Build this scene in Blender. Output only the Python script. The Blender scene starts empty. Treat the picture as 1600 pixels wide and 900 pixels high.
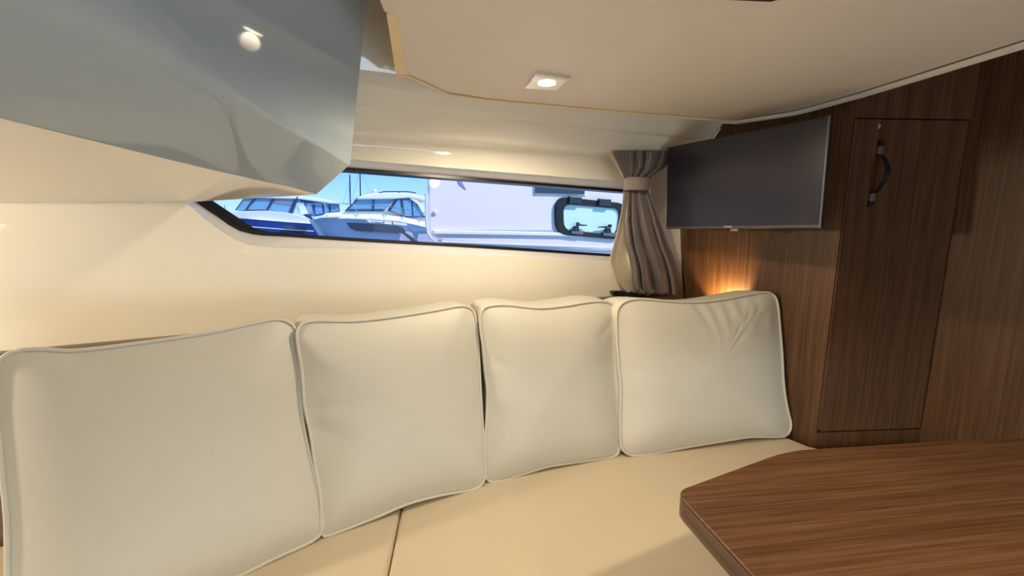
import bpy, bmesh, math, random
from mathutils import Vector, Matrix
random.seed(7)
S = bpy.context.scene
COL = S.collection
PI = math.pi

# ------------------------------------------------------------------ camera
F, PITCH, YAW, H = 680.0, math.atan(110 / 680), math.radians(24.5), 1.15
cd = bpy.data.cameras.new('camera'); cam = bpy.data.objects.new('camera', cd); COL.objects.link(cam)
cd.sensor_width = 36.0; cd.lens = F / 1600 * 36.0; cd.clip_start = .02; cd.clip_end = 500
cam.location = (0, 0, H); cam.rotation_euler = (PI / 2 - PITCH, 0, -YAW)
S.camera = cam

# ------------------------------------------------------------------ sky, sun, exposure
S.view_settings.view_transform = 'Standard'; S.view_settings.look = 'None'
S.view_settings.exposure = 0.0; S.view_settings.gamma = 1.0; S.view_settings.use_curve_mapping = False
W = bpy.data.worlds.new('world'); S.world = W; W.use_nodes = True
wn = W.node_tree; wn.nodes.clear()
tc = wn.nodes.new('ShaderNodeTexCoord'); sx = wn.nodes.new('ShaderNodeSeparateXYZ')
rp = wn.nodes.new('ShaderNodeValToRGB'); bg = wn.nodes.new('ShaderNodeBackground'); ow = wn.nodes.new('ShaderNodeOutputWorld')
wn.links.new(tc.outputs['Generated'], sx.inputs[0]); wn.links.new(sx.outputs['Z'], rp.inputs[0])
wn.links.new(rp.outputs[0], bg.inputs[0]); wn.links.new(bg.outputs[0], ow.inputs[0])
e = rp.color_ramp.elements
e[0].position = 0.0; e[0].color = (.45, .72, .92, 1)
e[1].position = 1.0; e[1].color = (.07, .26, .70, 1)
m_ = rp.color_ramp.elements.new(.12); m_.color = (.17, .47, .86, 1)
bg.inputs[1].default_value = 1.4
sd = bpy.data.lights.new('sun', 'SUN'); sun = bpy.data.objects.new('sun', sd); COL.objects.link(sun)
sd.energy = 5.0; sd.angle = .01; sd.color = (1, .95, .86)
sun.rotation_euler = Vector((-.62, .42, -.72)).to_track_quat('-Z', 'Y').to_euler()

def area(name, loc, target, size, power, color):
    d = bpy.data.lights.new(name, 'AREA'); o = bpy.data.objects.new(name, d); COL.objects.link(o)
    d.energy = power; d.color = color; d.shape = 'RECTANGLE'; d.size = size[0]; d.size_y = size[1]
    o.location = loc; o.rotation_euler = (Vector(target) - Vector(loc)).to_track_quat('-Z', 'Y').to_euler()
    return o
# added cool fill light, set low at a made-up opening behind the viewer
area('cool_fill', (.45, -1.57, .45), (.0, .9, 1.15), (1.2, .6), 14.0, (.76, .88, 1.0))

# ------------------------------------------------------------------ helpers
def ray(u, v):
    cx = (u - 800) / F; cy = -(v - 450) / F
    y = cy * math.sin(PITCH) + math.cos(PITCH); z = cy * math.cos(PITCH) - math.sin(PITCH)
    return Vector((cx * math.cos(YAW) + y * math.sin(YAW), -cx * math.sin(YAW) + y * math.cos(YAW), z))
EYE = Vector((0, 0, H))
def atY(u, v, Y): d = ray(u, v); return EYE + d * (Y / d.y)
def atX(u, v, X): d = ray(u, v); return EYE + d * (X / d.x)
def atZ(u, v, Z): d = ray(u, v); return EYE + d * ((Z - H) / d.z)
def atP(u, v, p, n): d = ray(u, v); return EYE + d * (n.dot(p - EYE) / n.dot(d))

def principled(name, color=(.8, .8, .8), rough=.5, metal=0.0, spec=.5, coat=0.0, coat_rough=.03, sheen=0.0):
    m = bpy.data.materials.new(name); m.use_nodes = True
    b = m.node_tree.nodes['Principled BSDF']
    b.inputs['Base Color'].default_value = (*color, 1); b.inputs['Roughness'].default_value = rough
    b.inputs['Metallic'].default_value = metal; b.inputs['Specular IOR Level'].default_value = spec
    b.inputs['Coat Weight'].default_value = coat; b.inputs['Coat Roughness'].default_value = coat_rough
    b.inputs['Sheen Weight'].default_value = sheen
    return m, b
def add_bump(m, b, scale, strength, dist=.001, detail=3, mscale=(1, 1, 1)):
    nt = m.node_tree
    t = nt.nodes.new('ShaderNodeTexCoord'); mp = nt.nodes.new('ShaderNodeMapping'); n = nt.nodes.new('ShaderNodeTexNoise'); bp = nt.nodes.new('ShaderNodeBump')
    mp.inputs['Scale'].default_value = mscale
    n.inputs['Scale'].default_value = scale; n.inputs['Detail'].default_value = detail
    bp.inputs['Strength'].default_value = strength; bp.inputs['Distance'].default_value = dist
    nt.links.new(t.outputs['Object'], mp.inputs[0]); nt.links.new(mp.outputs[0], n.inputs['Vector'])
    nt.links.new(n.outputs['Fac'], bp.inputs['Height']); nt.links.new(bp.outputs[0], b.inputs['Normal'])
def mottled(name, c1, c2, scale, rough, bump_scale, bump, **k):
    m, b = principled(name, c1, rough, **k)
    nt = m.node_tree
    t = nt.nodes.new('ShaderNodeTexCoord'); n = nt.nodes.new('ShaderNodeTexNoise'); r = nt.nodes.new('ShaderNodeValToRGB')
    n.inputs['Scale'].default_value = scale; n.inputs['Detail'].default_value = 2
    r.color_ramp.elements[0].position = .35; r.color_ramp.elements[1].position = .65
    r.color_ramp.elements[0].color = (*c1, 1); r.color_ramp.elements[1].color = (*c2, 1)
    nt.links.new(t.outputs['Object'], n.inputs['Vector']); nt.links.new(n.outputs['Fac'], r.inputs[0]); nt.links.new(r.outputs[0], b.inputs['Base Color'])
    if bump: add_bump(m, b, bump_scale, bump)
    return m
def wood(name, dark, mid, light, axis='Z', rot=0.0, rough=.46, fine=1.0):
    """straight-grained veneer: noise stretched along one axis"""
    m, b = principled(name, mid, rough, spec=.36)
    nt = m.node_tree
    t = nt.nodes.new('ShaderNodeTexCoord'); mp0 = nt.nodes.new('ShaderNodeMapping'); mp0.inputs['Rotation'].default_value = (0, 0, -rot)
    nt.links.new(t.outputs['Object'], mp0.inputs[0])
    def stretched(sc, detail, rgh):
        mp = nt.nodes.new('ShaderNodeMapping'); n = nt.nodes.new('ShaderNodeTexNoise')
        s = [sc] * 3; s['XYZ'.index(axis)] = sc * .018
        mp.inputs['Scale'].default_value = s
        n.inputs['Scale'].default_value = 1; n.inputs['Detail'].default_value = detail; n.inputs['Roughness'].default_value = rgh
        nt.links.new(mp0.outputs[0], mp.inputs[0]); nt.links.new(mp.outputs[0], n.inputs['Vector'])
        return n
    a = stretched(150 * fine, 4, .65); c = stretched(28 * fine, 2, .5)
    mix = nt.nodes.new('ShaderNodeMix'); mix.data_type = 'FLOAT'; mix.inputs['Factor'].default_value = .25
    nt.links.new(a.outputs['Fac'], mix.inputs[2]); nt.links.new(c.outputs['Fac'], mix.inputs[3])
    r = nt.nodes.new('ShaderNodeValToRGB'); el = r.color_ramp.elements
    el[0].position = .36; el[0].color = (*dark, 1); el[1].position = .64; el[1].color = (*light, 1)
    x = el.new(.5); x.color = (*mid, 1)
    nt.links.new(mix.outputs[0], r.inputs[0]); nt.links.new(r.outputs[0], b.inputs['Base Color'])
    bp = nt.nodes.new('ShaderNodeBump'); bp.inputs['Strength'].default_value = .18; bp.inputs['Distance'].default_value = .0006
    nt.links.new(a.outputs['Fac'], bp.inputs['Height']); nt.links.new(bp.outputs[0], b.inputs['Normal'])
    return m
def emit(name, color, strength):
    m = bpy.data.materials.new(name); m.use_nodes = True; nt = m.node_tree; nt.nodes.clear()
    em = nt.nodes.new('ShaderNodeEmission'); o = nt.nodes.new('ShaderNodeOutputMaterial')
    em.inputs[0].default_value = (*color, 1); em.inputs[1].default_value = strength; nt.links.new(em.outputs[0], o.inputs[0]); return m
def thin_glass(name, tint, refl=1.5):
    m = bpy.data.materials.new(name); m.use_nodes = True; nt = m.node_tree; nt.nodes.clear()
    tr = nt.nodes.new('ShaderNodeBsdfTransparent'); gl = nt.nodes.new('ShaderNodeBsdfGlossy'); mx = nt.nodes.new('ShaderNodeMixShader'); fr = nt.nodes.new('ShaderNodeFresnel'); o = nt.nodes.new('ShaderNodeOutputMaterial')
    tr.inputs[0].default_value = (*tint, 1); gl.inputs['Roughness'].default_value = .02; fr.inputs[0].default_value = refl
    nt.links.new(fr.outputs[0], mx.inputs[0]); nt.links.new(tr.outputs[0], mx.inputs[1]); nt.links.new(gl.outputs[0], mx.inputs[2]); nt.links.new(mx.outputs[0], o.inputs[0]); return m

def mesh_obj(name, verts, faces, mat, parent=None, smooth=None, bevel=0.0, seg=2):
    me = bpy.data.meshes.new(name); me.from_pydata([tuple(v) for v in verts], [], faces); me.validate()
    bm = bmesh.new(); bm.from_mesh(me); bmesh.ops.recalc_face_normals(bm, faces=bm.faces); bm.to_mesh(me); bm.free()
    return link(name, me, mat, parent, smooth, bevel, seg)
def link(name, me, mat, parent=None, smooth=None, bevel=0.0, seg=2):
    o = bpy.data.objects.new(name, me); COL.objects.link(o)
    if mat: me.materials.append(mat)
    if smooth is not None:
        me.polygons.foreach_set('use_smooth', [True] * len(me.polygons)); me.set_sharp_from_angle(angle=math.radians(smooth))
    if bevel:
        b = o.modifiers.new('bevel', 'BEVEL'); b.width = bevel; b.segments = seg; b.limit_method = 'ANGLE'; b.angle_limit = math.radians(35)
    if parent:
        o.parent = parent; o.matrix_parent_inverse = parent.matrix_basis.inverted()
    return o
def bm_obj(name, bm, mat, parent=None, smooth=None, bevel=0.0, seg=2):
    me = bpy.data.meshes.new(name); bmesh.ops.recalc_face_normals(bm, faces=bm.faces); bm.to_mesh(me); bm.free()
    return link(name, me, mat, parent, smooth, bevel, seg)
def thing(name, label, cat, loc=(0, 0, 0), group=None):
    o = bpy.data.objects.new(name, None); COL.objects.link(o); o.location = loc; o.empty_display_size = .05
    o['label'] = label; o['category'] = cat
    if group: o['group'] = group
    return o
def struct(o, label, cat):
    o['kind'] = 'structure'; o['label'] = label; o['category'] = cat; return o

def prism(name, pts, off, mat, parent=None, bevel=0.0, smooth=None, seg=2):
    """closed 3D outline pushed along the vector off"""
    n = len(pts); off = Vector(off); pts = [Vector(p) for p in pts]
    v = pts + [p + off for p in pts]
    f = [list(range(n)), list(range(2 * n - 1, n - 1, -1))] + [[i, (i + 1) % n, n + (i + 1) % n, n + i] for i in range(n)]
    return mesh_obj(name, v, f, mat, parent, smooth, bevel, seg)
def box(name, lo, hi, mat, parent=None, bevel=0.0, seg=2):
    x0, y0, z0 = lo; x1, y1, z1 = hi
    return prism(name, [(x0, y0, z0), (x1, y0, z0), (x1, y1, z0), (x0, y1, z0)], (0, 0, z1 - z0), mat, parent, bevel, None, seg)
def tube_bm(bm, pts, rad, k=8, closed=False):
    pts = [Vector(p) for p in pts]; n = len(pts); rings = []
    prev = None
    for i, p in enumerate(pts):
        a = pts[(i - 1) % n] if (closed or i) else pts[0]; b = pts[(i + 1) % n] if (closed or i < n - 1) else pts[-1]
        t = (b - a).normalized()
        if prev is None: prev = t.orthogonal().normalized()
        prev = (prev - t * prev.dot(t)).normalized(); w = t.cross(prev)
        r = rad[i] if isinstance(rad, (list, tuple)) else rad
        rings.append([bm.verts.new(p + (prev * math.cos(2 * PI * j / k) + w * math.sin(2 * PI * j / k)) * r) for j in range(k)])
    m = n if closed else n - 1
    for i in range(m):
        A, B = rings[i], rings[(i + 1) % n]
        sh = 0
        if closed and i == n - 1:
            sh = min(range(k), key=lambda s: (A[0].co - B[s].co).length)
        for j in range(k): bm.faces.new((A[j], A[(j + 1) % k], B[(j + 1 + sh) % k], B[(j + sh) % k]))
    if not closed:
        bm.faces.new(list(reversed(rings[0]))); bm.faces.new(rings[-1])
def tube(name, pts, rad, mat, parent=None, k=8, closed=False):
    bm = bmesh.new(); tube_bm(bm, pts, rad, k, closed); return bm_obj(name, bm, mat, parent, 50)
def disc(name, c, axis, r, h, mat, parent=None, k=24, bevel=0.0):
    axis = Vector(axis).normalized(); a = axis.orthogonal().normalized(); b = axis.cross(a); c = Vector(c)
    pts = [c + (a * math.cos(2 * PI * i / k) + b * math.sin(2 * PI * i / k)) * r for i in range(k)]
    return prism(name, pts, axis * h, mat, parent, bevel, 40)
def catmull(pts, n, closed=True):
    P = [Vector(p) for p in pts]; m = len(P); out = []
    dense = []
    for i in range(m if closed else m - 1):
        p0, p1, p2, p3 = (P[(i - 1) % m] if closed or i else P[0]), P[i], P[(i + 1) % m], (P[(i + 2) % m] if closed or i < m - 2 else P[-1])
        for j in range(8):
            t = j / 8
            dense.append(.5 * ((2 * p1) + (p2 - p0) * t + (2 * p0 - 5 * p1 + 4 * p2 - p3) * t * t + (3 * p1 - p0 - 3 * p2 + p3) * t ** 3))
    dense.append(P[0] if closed else P[-1])
    L = [0]
    for i in range(1, len(dense)): L.append(L[-1] + (dense[i] - dense[i - 1]).length)
    tot = L[-1]; k = 0
    for i in range(n):
        s = tot * i / (n if closed else n - 1)
        while k < len(L) - 2 and L[k + 1] < s: k += 1
        f = (s - L[k]) / max(1e-9, L[k + 1] - L[k]); out.append(dense[k].lerp(dense[k + 1], min(1, f)))
    return out
def round_poly(pts, rads, seg=5):
    """open polyline with its inner corners rounded"""
    out = [pts[0]]
    for i in range(1, len(pts) - 1):
        p = pts[i]; a = pts[i - 1] - p; b = pts[i + 1] - p; r = min(rads[i], a.length * .45, b.length * .45)
        A = p + a.normalized() * r; B = p + b.normalized() * r
        for j in range(seg + 1):
            t = j / seg; out.append(A * (1 - t) ** 2 + p * 2 * t * (1 - t) + B * t * t)
    out.append(pts[-1]); return out
def loft(name, rows, mat, parent=None, smooth=30, close_u=False):
    n = len(rows[0]); v = [p for r in rows for p in r]; f = []
    for i in range(len(rows) - 1):
        for j in range(n if close_u else n - 1):
            f.append([i * n + j, i * n + (j + 1) % n, (i + 1) * n + (j + 1) % n, (i + 1) * n + j])
    return mesh_obj(name, v, f, mat, parent, smooth)

# ------------------------------------------------------------------ materials
GEL = mottled('gelcoat', (.81, .77, .67), (.83, .79, .69), 3, .07, 6, 0, coat=.3)
GELSHADE = mottled('gelcoat_shaded', (.40, .49, .56), (.41, .50, .57), 2, .06, 5, 0, coat=.6)  # white gelcoat darkened to grey, putting shade into the moulding's front faces
REVM = principled('reveal_gelcoat', (.86, .85, .86), .15)[0]
HEADL = mottled('headliner_vinyl', (.85, .76, .63), (.87, .78, .65), 8, .6, 900, .12)
VINYL = mottled('cream_vinyl', (.62, .60, .52), (.64, .62, .54), 5, .5, 1400, .15)
VINYL2 = mottled('seat_vinyl', (.60, .51, .38), (.62, .53, .40), 5, .5, 1400, .15)
PIPE = principled('piping_vinyl', (.64, .62, .545), .5)[0]
WOODV = wood('walnut_vertical', (.050, .021, .008), (.083, .037, .014), (.125, .060, .026), 'Z', fine=1.7)
WOODT = wood('walnut_table', (.058, .026, .011), (.100, .047, .022), (.145, .074, .037), 'X', -math.radians(17), .36, fine=1.8)
WOODL = wood('walnut_ledge', (.16, .12, .085), (.20, .15, .11), (.24, .19, .14), 'X')
BLACK = principled('black_rubber', (.008, .008, .009), .35)[0]
DARKGAP = principled('shadow_gap', (.006, .004, .003), .8)[0]
GLASS = thin_glass('window_glass', (.95, .97, 1.0), 1.35)
CHROME = principled('chrome', (.85, .85, .88), .08, 1.0)[0]
FLOORM = wood('floor_teak', (.08, .04, .02), (.16, .09, .05), (.22, .13, .08), 'X')
WHITEP = principled('white_trim', (.82, .80, .74), .35)[0]

# ------------------------------------------------------------------ room shell
def wallY(z): return 1.222 + .12 * (z - .88)
wp, wnrm = Vector((0, wallY(.88), .88)), Vector((0, 1, -.12)).normalized()
def onwall(u, v, out=0.0): return atP(u, v, wp + wnrm * out, wnrm)

flr = box('floor', (-1.4, -1.6, -.05), (1.8, 1.35, 0), FLOORM); struct(flr, 'dark wooden cabin floor under the seating', 'floor')

# window outlines (left end slanted, hidden part closed behind the overhead moulding)
inner_px = [(150, 218), (300, 226), (550, 249), (750, 266), (960, 283), (1006, 288), (1016, 296), (1012, 330), (1006, 398), (990, 409), (955, 408), (760, 398), (540, 389), (450, 388), (395, 384), (366, 374), (338, 356), (316, 339), (288, 315), (200, 247)]
frame_px = [(180, 231), (300, 241), (550, 262.5), (750, 278.5), (960, 295.5), (996, 299), (1006, 306), (1002, 340), (996, 394), (986, 401.5), (950, 400), (760, 388), (540, 375.5), (450, 369), (405, 366.5), (372, 359), (340, 338), (304, 314), (235, 262)]
NW = 120
inner = catmull([onwall(u, v) for u, v in inner_px], NW)
outer = catmull([onwall(u, v, .05) for u, v in frame_px], NW)
# align start
k0 = min(range(NW), key=lambda k: (outer[k] - inner[0]).length); outer = outer[k0:] + outer[:k0]
bm = bmesh.new()
rect = [Vector((x, wallY(z), z)) for x, z in ((-1.4, .87), (1.33, .87), (1.33, 1.33), (-1.4, 1.33))]
rv = [bm.verts.new(p) for p in rect]; iv = [bm.verts.new(p) for p in inner]
es = [bm.edges.new((rv[i], rv[(i + 1) % 4])) for i in range(4)] + [bm.edges.new((iv[i], iv[(i + 1) % NW])) for i in range(NW)]
bmesh.ops.triangle_fill(bm, use_beauty=True, edges=es)
wall_back = bm_obj('wall_back', bm, GEL); struct(wall_back, 'glossy cream moulded hull side wall around the long window', 'wall')
rows = []
for t, dY in ((0, 0), (.06, .004), (.22, .014), (.55, .03), (.85, .042), (1, .056)):
    rows.append([a.lerp(b, t) for a, b in zip(inner, outer)])
    for q, (a, b) in zip(rows[-1], zip(inner, outer)):
        base = a.lerp(b, t); q.y = base.y - t * .05 + dY
reveal = loft('window_reveal', rows + [[p + wnrm * .06 for p in outer]], REVM, wall_back, 60, True)

win = thing('window_1', 'long low hull window with black frame and slanted left end', 'window')
win['kind'] = 'structure'
def scaled(loop, d):
    c = sum(loop, Vector()) / len(loop); out = []
    n = len(loop)
    for i, p in enumerate(loop):
        t = (loop[(i + 1) % n] - loop[i - 1]).normalized(); nn = t.cross(wnrm)
        if nn.dot(c - p) < 0: nn = -nn
        out.append(p + nn * d)
    return out
def ringframe(name, loop, w, depth, mat, parent):
    a = loop; b = scaled(loop, w)
    n = len(a); v = a + b + [p + wnrm * depth for p in b] + [p + wnrm * depth for p in a]; f = []
    for r in range(4):
        for j in range(n): f.append([r * n + j, r * n + (j + 1) % n, ((r + 1) % 4) * n + (j + 1) % n, ((r + 1) % 4) * n + j])
    return mesh_obj(name, v, f, mat, parent, 40)
o1 = [p + wnrm * -.002 for p in outer]
wf = bpy.data.objects.new('tmp', None)
# wider black band on the slanted left end as in the photo
ringframe('window_frame', o1, .0085, .03, BLACK, win)
lft = [onwall(u, v, .066) for u, v in ((296, 312), (330, 312), (372, 340), (398, 357), (430, 365), (470, 370), (440, 375), (400, 372), (360, 356), (320, 330))]
prism('corner_band', lft, wnrm * .012, BLACK, win)
v = [p + wnrm * .02 for p in scaled(o1, .004)]
mesh_obj('pane', v, [list(range(NW))], GLASS, win)

# liner cove above the window, swept along the hull
prof = [(wallY(1.33), 1.33), (1.277, 1.343), (1.270, 1.353), (1.252, 1.358), (1.215, 1.360), (1.203, 1.363), (1.199, 1.369), (1.196, 1.377), (1.180, 1.396), (1.166, 1.412), (1.160, 1.416), (1.150, 1.418), (1.140, 1.424), (1.128, 1.438), (1.115, 1.452), (1.100, 1.475), (1.088, 1.51), (1.08, 1.56), (1.075, 1.78)]
pp = [Vector((0, y, z)) for y, z in prof]
pp = round_poly(pp, [.006] * len(pp), 2)
bm = bmesh.new()
rows = [[Vector((x, p.y, p.z)) for p in pp] for x in (-1.4, -.6, 0, .6, 1.33)]
tr1 = loft('trim_1', rows, GEL, None, 25); struct(tr1, 'glossy cream stepped cove between window and padded ceiling', 'trim')

# padded headliner: a dropped ceiling panel with a flat flange on its left edge
ZC = 1.44
def c_(u, v, z=ZC): return atZ(u, v, z)
lower = [c_(598, 0), c_(604, 19), c_(618, 22.5), c_(622.5, 27), c_(629, 70), c_(636, 109), c_(642, 117), c_(700, 143), c_(760, 153), c_(960, 172), c_(1130, 186.5), c_(1150, 187), c_(1240, 172.5), c_(1265, 166), c_(1345, 143), c_(1600, 62)]
d = (lower[-1] - lower[-2]).normalized()
lower += [lower[-1] + d * .7, Vector((.9, -1.6, ZC)), Vector((-1.4, -1.6, ZC)), Vector((-1.4, .0, ZC)), Vector((-.06, .2, ZC)), Vector((.06, .45, ZC))]
upper = [p + Vector((0, 0, .33)) for p in lower]
n = len(lower)
# shoulder ring: rounded lower edge
cen = Vector((.5, .2, 0))
def inset(loop, d):
    out = []; n = len(loop)
    for i, p in enumerate(loop):
        t1 = (p - loop[i - 1]).normalized(); t2 = (loop[(i + 1) % n] - p).normalized()
        n1 = Vector((t1.y, -t1.x, 0)); n2 = Vector((t2.y, -t2.x, 0)); nn = (n1 + n2); nn = nn.normalized() if nn.length > 1e-6 else n1
        out.append(p + nn * d)
    return out
sgn = 1 if sum((lower[i].x * lower[(i + 1) % n].y - lower[(i + 1) % n].x * lower[i].y) for i in range(n)) < 0 else -1
r1 = lower; r2 = inset(lower, -sgn * .004); r2 = [p + Vector((0, 0, .002)) for p in r2]
r3 = [p + Vector((0, 0, .007)) for p in inset(lower, -sgn * .0065)]
r4 = [p + Vector((0, 0, .33)) for p in inset(lower, -sgn * .0065)]
v = r1 + r2 + r3 + r4
f = [list(range(n))] + [[a * n + j, a * n + (j + 1) % n, (a + 1) * n + (j + 1) % n, (a + 1) * n + j] for a in range(3) for j in range(n)]
ceil = mesh_obj('ceiling', v, f, HEADL, None, 35); struct(ceil, 'padded beige vinyl headliner panel covering the cabin ceiling', 'ceiling')
LITEDGE = mottled('lit_edge_vinyl', (.92, .70, .37), (.94, .72, .39), 8, .5, 900, .1)  # headliner edge vinyl with the warm lamp glow painted into its colour
fl = [c_(604, 22), c_(617, 24.5), c_(621, 28), c_(628, 70), c_(635, 110), c_(636, 117), c_(618.5, 116)]
fl = [p + Vector((0, 0, -.0005)) for p in fl]
prism('edge_flange', fl, (0, 0, .004), LITEDGE, ceil)
edge = [c_(619, 118), c_(640, 121), c_(700, 148), c_(760, 156.5), c_(960, 175), c_(1130, 189)]
tube('edge_piping', [p + Vector((0, 0, .001)) for p in edge], .0032, LITEDGE, ceil)
bm = bmesh.new()
L = 0
for a, b in zip(edge[:-1], edge[1:]):
    ln = (b - a).length; dd = (b - a).normalized(); s = L
    while s < ln:
        p = a + dd * s + Vector((.002, .0052, .001)); tube_bm(bm, [p, p + dd * .004], .0007, 4); s += .0085
    L = s - ln
st = bm_obj('stitching', bm, WHITEP, ceil); st['kind'] = 'stuff'
# white trim on the bulkhead side of the headliner
tp = [c_(1128, 188), c_(1150, 189), c_(1200, 181.5), c_(1240, 175), c_(1265, 168.5), c_(1345, 146), c_(1470, 107), c_(1600, 66)]
tp += [tp[-1] + (tp[-1] - tp[-2]).normalized() * .6]
rows = []
for p in tp:
    rows.append([p + Vector((dx, 0, dz)) for dx, dz in ((.004, .004), (-.004, .0), (-.003, -.006), (.004, -.009), (.012, -.008), (.016, -.001), (.016, .03))])
tr2 = loft('trim_2', rows, WHITEP, None, 50); struct(tr2, 'white edge trim between ceiling and wood bulkhead', 'trim')

# hatch in the ceiling (only its dark corner shows at the top of the frame)
hp = [c_(1090, -1, ZC - .008), c_(1226, 5.2, ZC - .008), c_(1290, -17, ZC - .008)]
hp = [Vector((p.x, p.y, ZC)) for p in hp]
hx = Vector((hp[1] - hp[0])).normalized(); hn = Vector((-hx.y, hx.x, 0))
if hn.y > 0: hn = -hn
hc = hp[1]
rim = [hc - hx * .02, hc - hx * .42, hc - hx * .42 + hn * .42, hc + hn * .42, hc + hn * .02]
ha = thing('ceiling_hatch', 'dark framed ceiling hatch at the top edge of the view', 'hatch', tuple(hc))
prism('hatch_frame', [p + Vector((0, 0, -.008)) for p in rim], (0, 0, .007), BLACK, ha, .002)
ins = [p.lerp(sum(rim, Vector()) / 5, .14) for p in rim]
prism('hatch_blind', [p + Vector((0, 0, -.011)) for p in ins], (0, 0, .003), principled('hatch_blind', (.03, .03, .035), .5)[0], ha)
prism('hatch_surround', [p + Vector((0, 0, -.003)) + (p - sum(rim, Vector()) / 5) * .10 for p in rim], (0, 0, .0025), HEADL, ha, .001)

# bulkhead carrying the television, and the end wall beyond the locker
E1 = Vector((1.336, .731, 0)); E2 = Vector((1.652, .612, 0)); EB = Vector((1.262, 1.30, 0))
bd = (EB - E1).normalized(); bn = Vector((bd.y, -bd.x, 0))
if bn.x < 0: bn = -bn
p0 = E1 + Vector((0, 0, .0)); p1 = EB
wr = prism('wall_right', [E1, EB, EB + bn * .03, E1 + bn * .03], (0, 0, 1.78), WOODV, None); struct(wr, 'walnut veneered bulkhead wall behind the television', 'wall')
we = box('wall_end', (1.652, -1.6, 0), (1.69, .66, 1.78), WOODV); struct(we, 'walnut veneered end wall right of the locker door', 'wall')
wl = box('wall_left', (-1.45, -1.6, 0), (-1.4, 1.35, 1.78), GEL); struct(wl, 'cream cabin wall left of the view', 'wall')
rf = box('roof', (-1.45, -1.66, 1.78), (1.69, 1.36, 1.82), GEL); struct(rf, 'cabin roof above the padded ceiling', 'roof')
# wall behind the viewer with a low opening added for the fill light
bm_parts = [((-1.45, -1.66, .77), (1.69, -1.6, 1.78)), ((-1.45, -1.66, 0), (-.17, -1.6, .77)), ((1.07, -1.66, 0), (1.69, -1.6, .77)), ((-.17, -1.66, 0), (1.07, -1.6, .13))]
bm = bmesh.new()
for lo, hi in bm_parts:
    c = [(Vector(lo) + Vector(hi)) / 2, Vector(hi) - Vector(lo)]
    bmesh.ops.create_cube(bm, size=1, matrix=Matrix.Translation(c[0]) @ Matrix.Diagonal((*c[1], 1)))
wfb = bm_obj('wall_front', bm, GEL); struct(wfb, 'cream cabin wall behind the viewer with a low opening added for the fill light', 'wall')

# trim bead where the liner meets the bulkhead
prf = [Vector((1.292, y, z)) for y, z in prof[1:15]]
tr3 = tube('trim_3', [p + Vector((-.012, -.004, -.002)) for p in prf], .0045, WHITEP); struct(tr3, 'pale bead closing the end of the ceiling cove beside the television', 'trim')

# ------------------------------------------------------------------ overhead moulding (upper left)
A = atY(573, 0, .94); B = atY(547, 257, .99); nU = Vector((.8127, -.5448, -.2066)).normalized()
up_dir = (A - B).normalized()
cre_px = [(547, 257), (500, 228.5), (440, 195), (385, 162), (330, 130), (265, 90), (200, 50), (130, 12)]
tipc = atY(494, 304, 1.10)
dL = Vector((-.35, .80, 1.275)); dL = atY(0, 185, .80)
rows = []
L1_px = [(494, 304), (452, 292), (398, 281), (332, 266), (265, 250), (200, 234), (120, 214), (30, 192)]
under_px = [(300, 315.5), (270, 316), (225, 316.3), (180, 316.5), (130, 317), (90, 317), (45, 317), (0, 317)]
ns = len(cre_px); cuts = []
for i in range(ns + 2):
    if i < ns:
        C = atP(*cre_px[i], B, nU); s = i / (ns - 1)
        Lp = atY(*L1_px[i], 1.03 + (.74 - 1.03) * s)
        Wp = onwall(*under_px[i], -.002)
        lastC, lastL, lastW = C, Lp, Wp
        if i == ns - 2: pC, pL, pW = C, Lp, Wp
    else:
        k = (i - ns + 1) * 1.2
        C = lastC + (lastC - pC) * k * 1.6; Lp = lastL + (lastL - pL) * k * 1.6; Wp = lastW + (lastW - pW) * k * 2
        Wp.z = lastW.z; Wp.y = lastW.y
    T = C + up_dir * ((1.76 - C.z) / up_dir.z)
    sr = .004 + .14 * max(0, (i - 2.5) / (ns - 1)) ** 1.3
    row = round_poly([T, C, Lp, Wp], [0, sr, .003, 0], 6)
    dense = []
    for a_, b_ in zip(row[:-1], row[1:]):
        dense.append(a_)
        if (b_ - a_).length > .04: dense += [a_.lerp(b_, t_) for t_ in (.02, .1, .3, .5, .7, .9, .98)]
    row = dense + [row[-1]]
    cut = min(range(len(row)), key=lambda q: (row[q] - Lp).length)
    rows.append(row); cuts.append(cut)
om = thing('overhead_moulding', 'glossy white overhead moulding, shade painted grey on its front, jutting out above the leftmost cushion', 'moulding', tuple(B))
ku = cuts[0]
ms = loft('shell', [r[:ku + 1] for r in rows], GELSHADE, om, 30)
loft('underside', [r[ku:] for r in rows], GEL, om, 30)  # same moulding, split off so only the front faces carry the painted shade
r0 = rows[0]
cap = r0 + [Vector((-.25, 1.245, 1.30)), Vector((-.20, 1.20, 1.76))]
mesh_obj('end_cap', cap, [list(range(len(cap)))], GELSHADE, om)
dr = atP(483, 303.2, B, Vector((0, 1, 0)))

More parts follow.
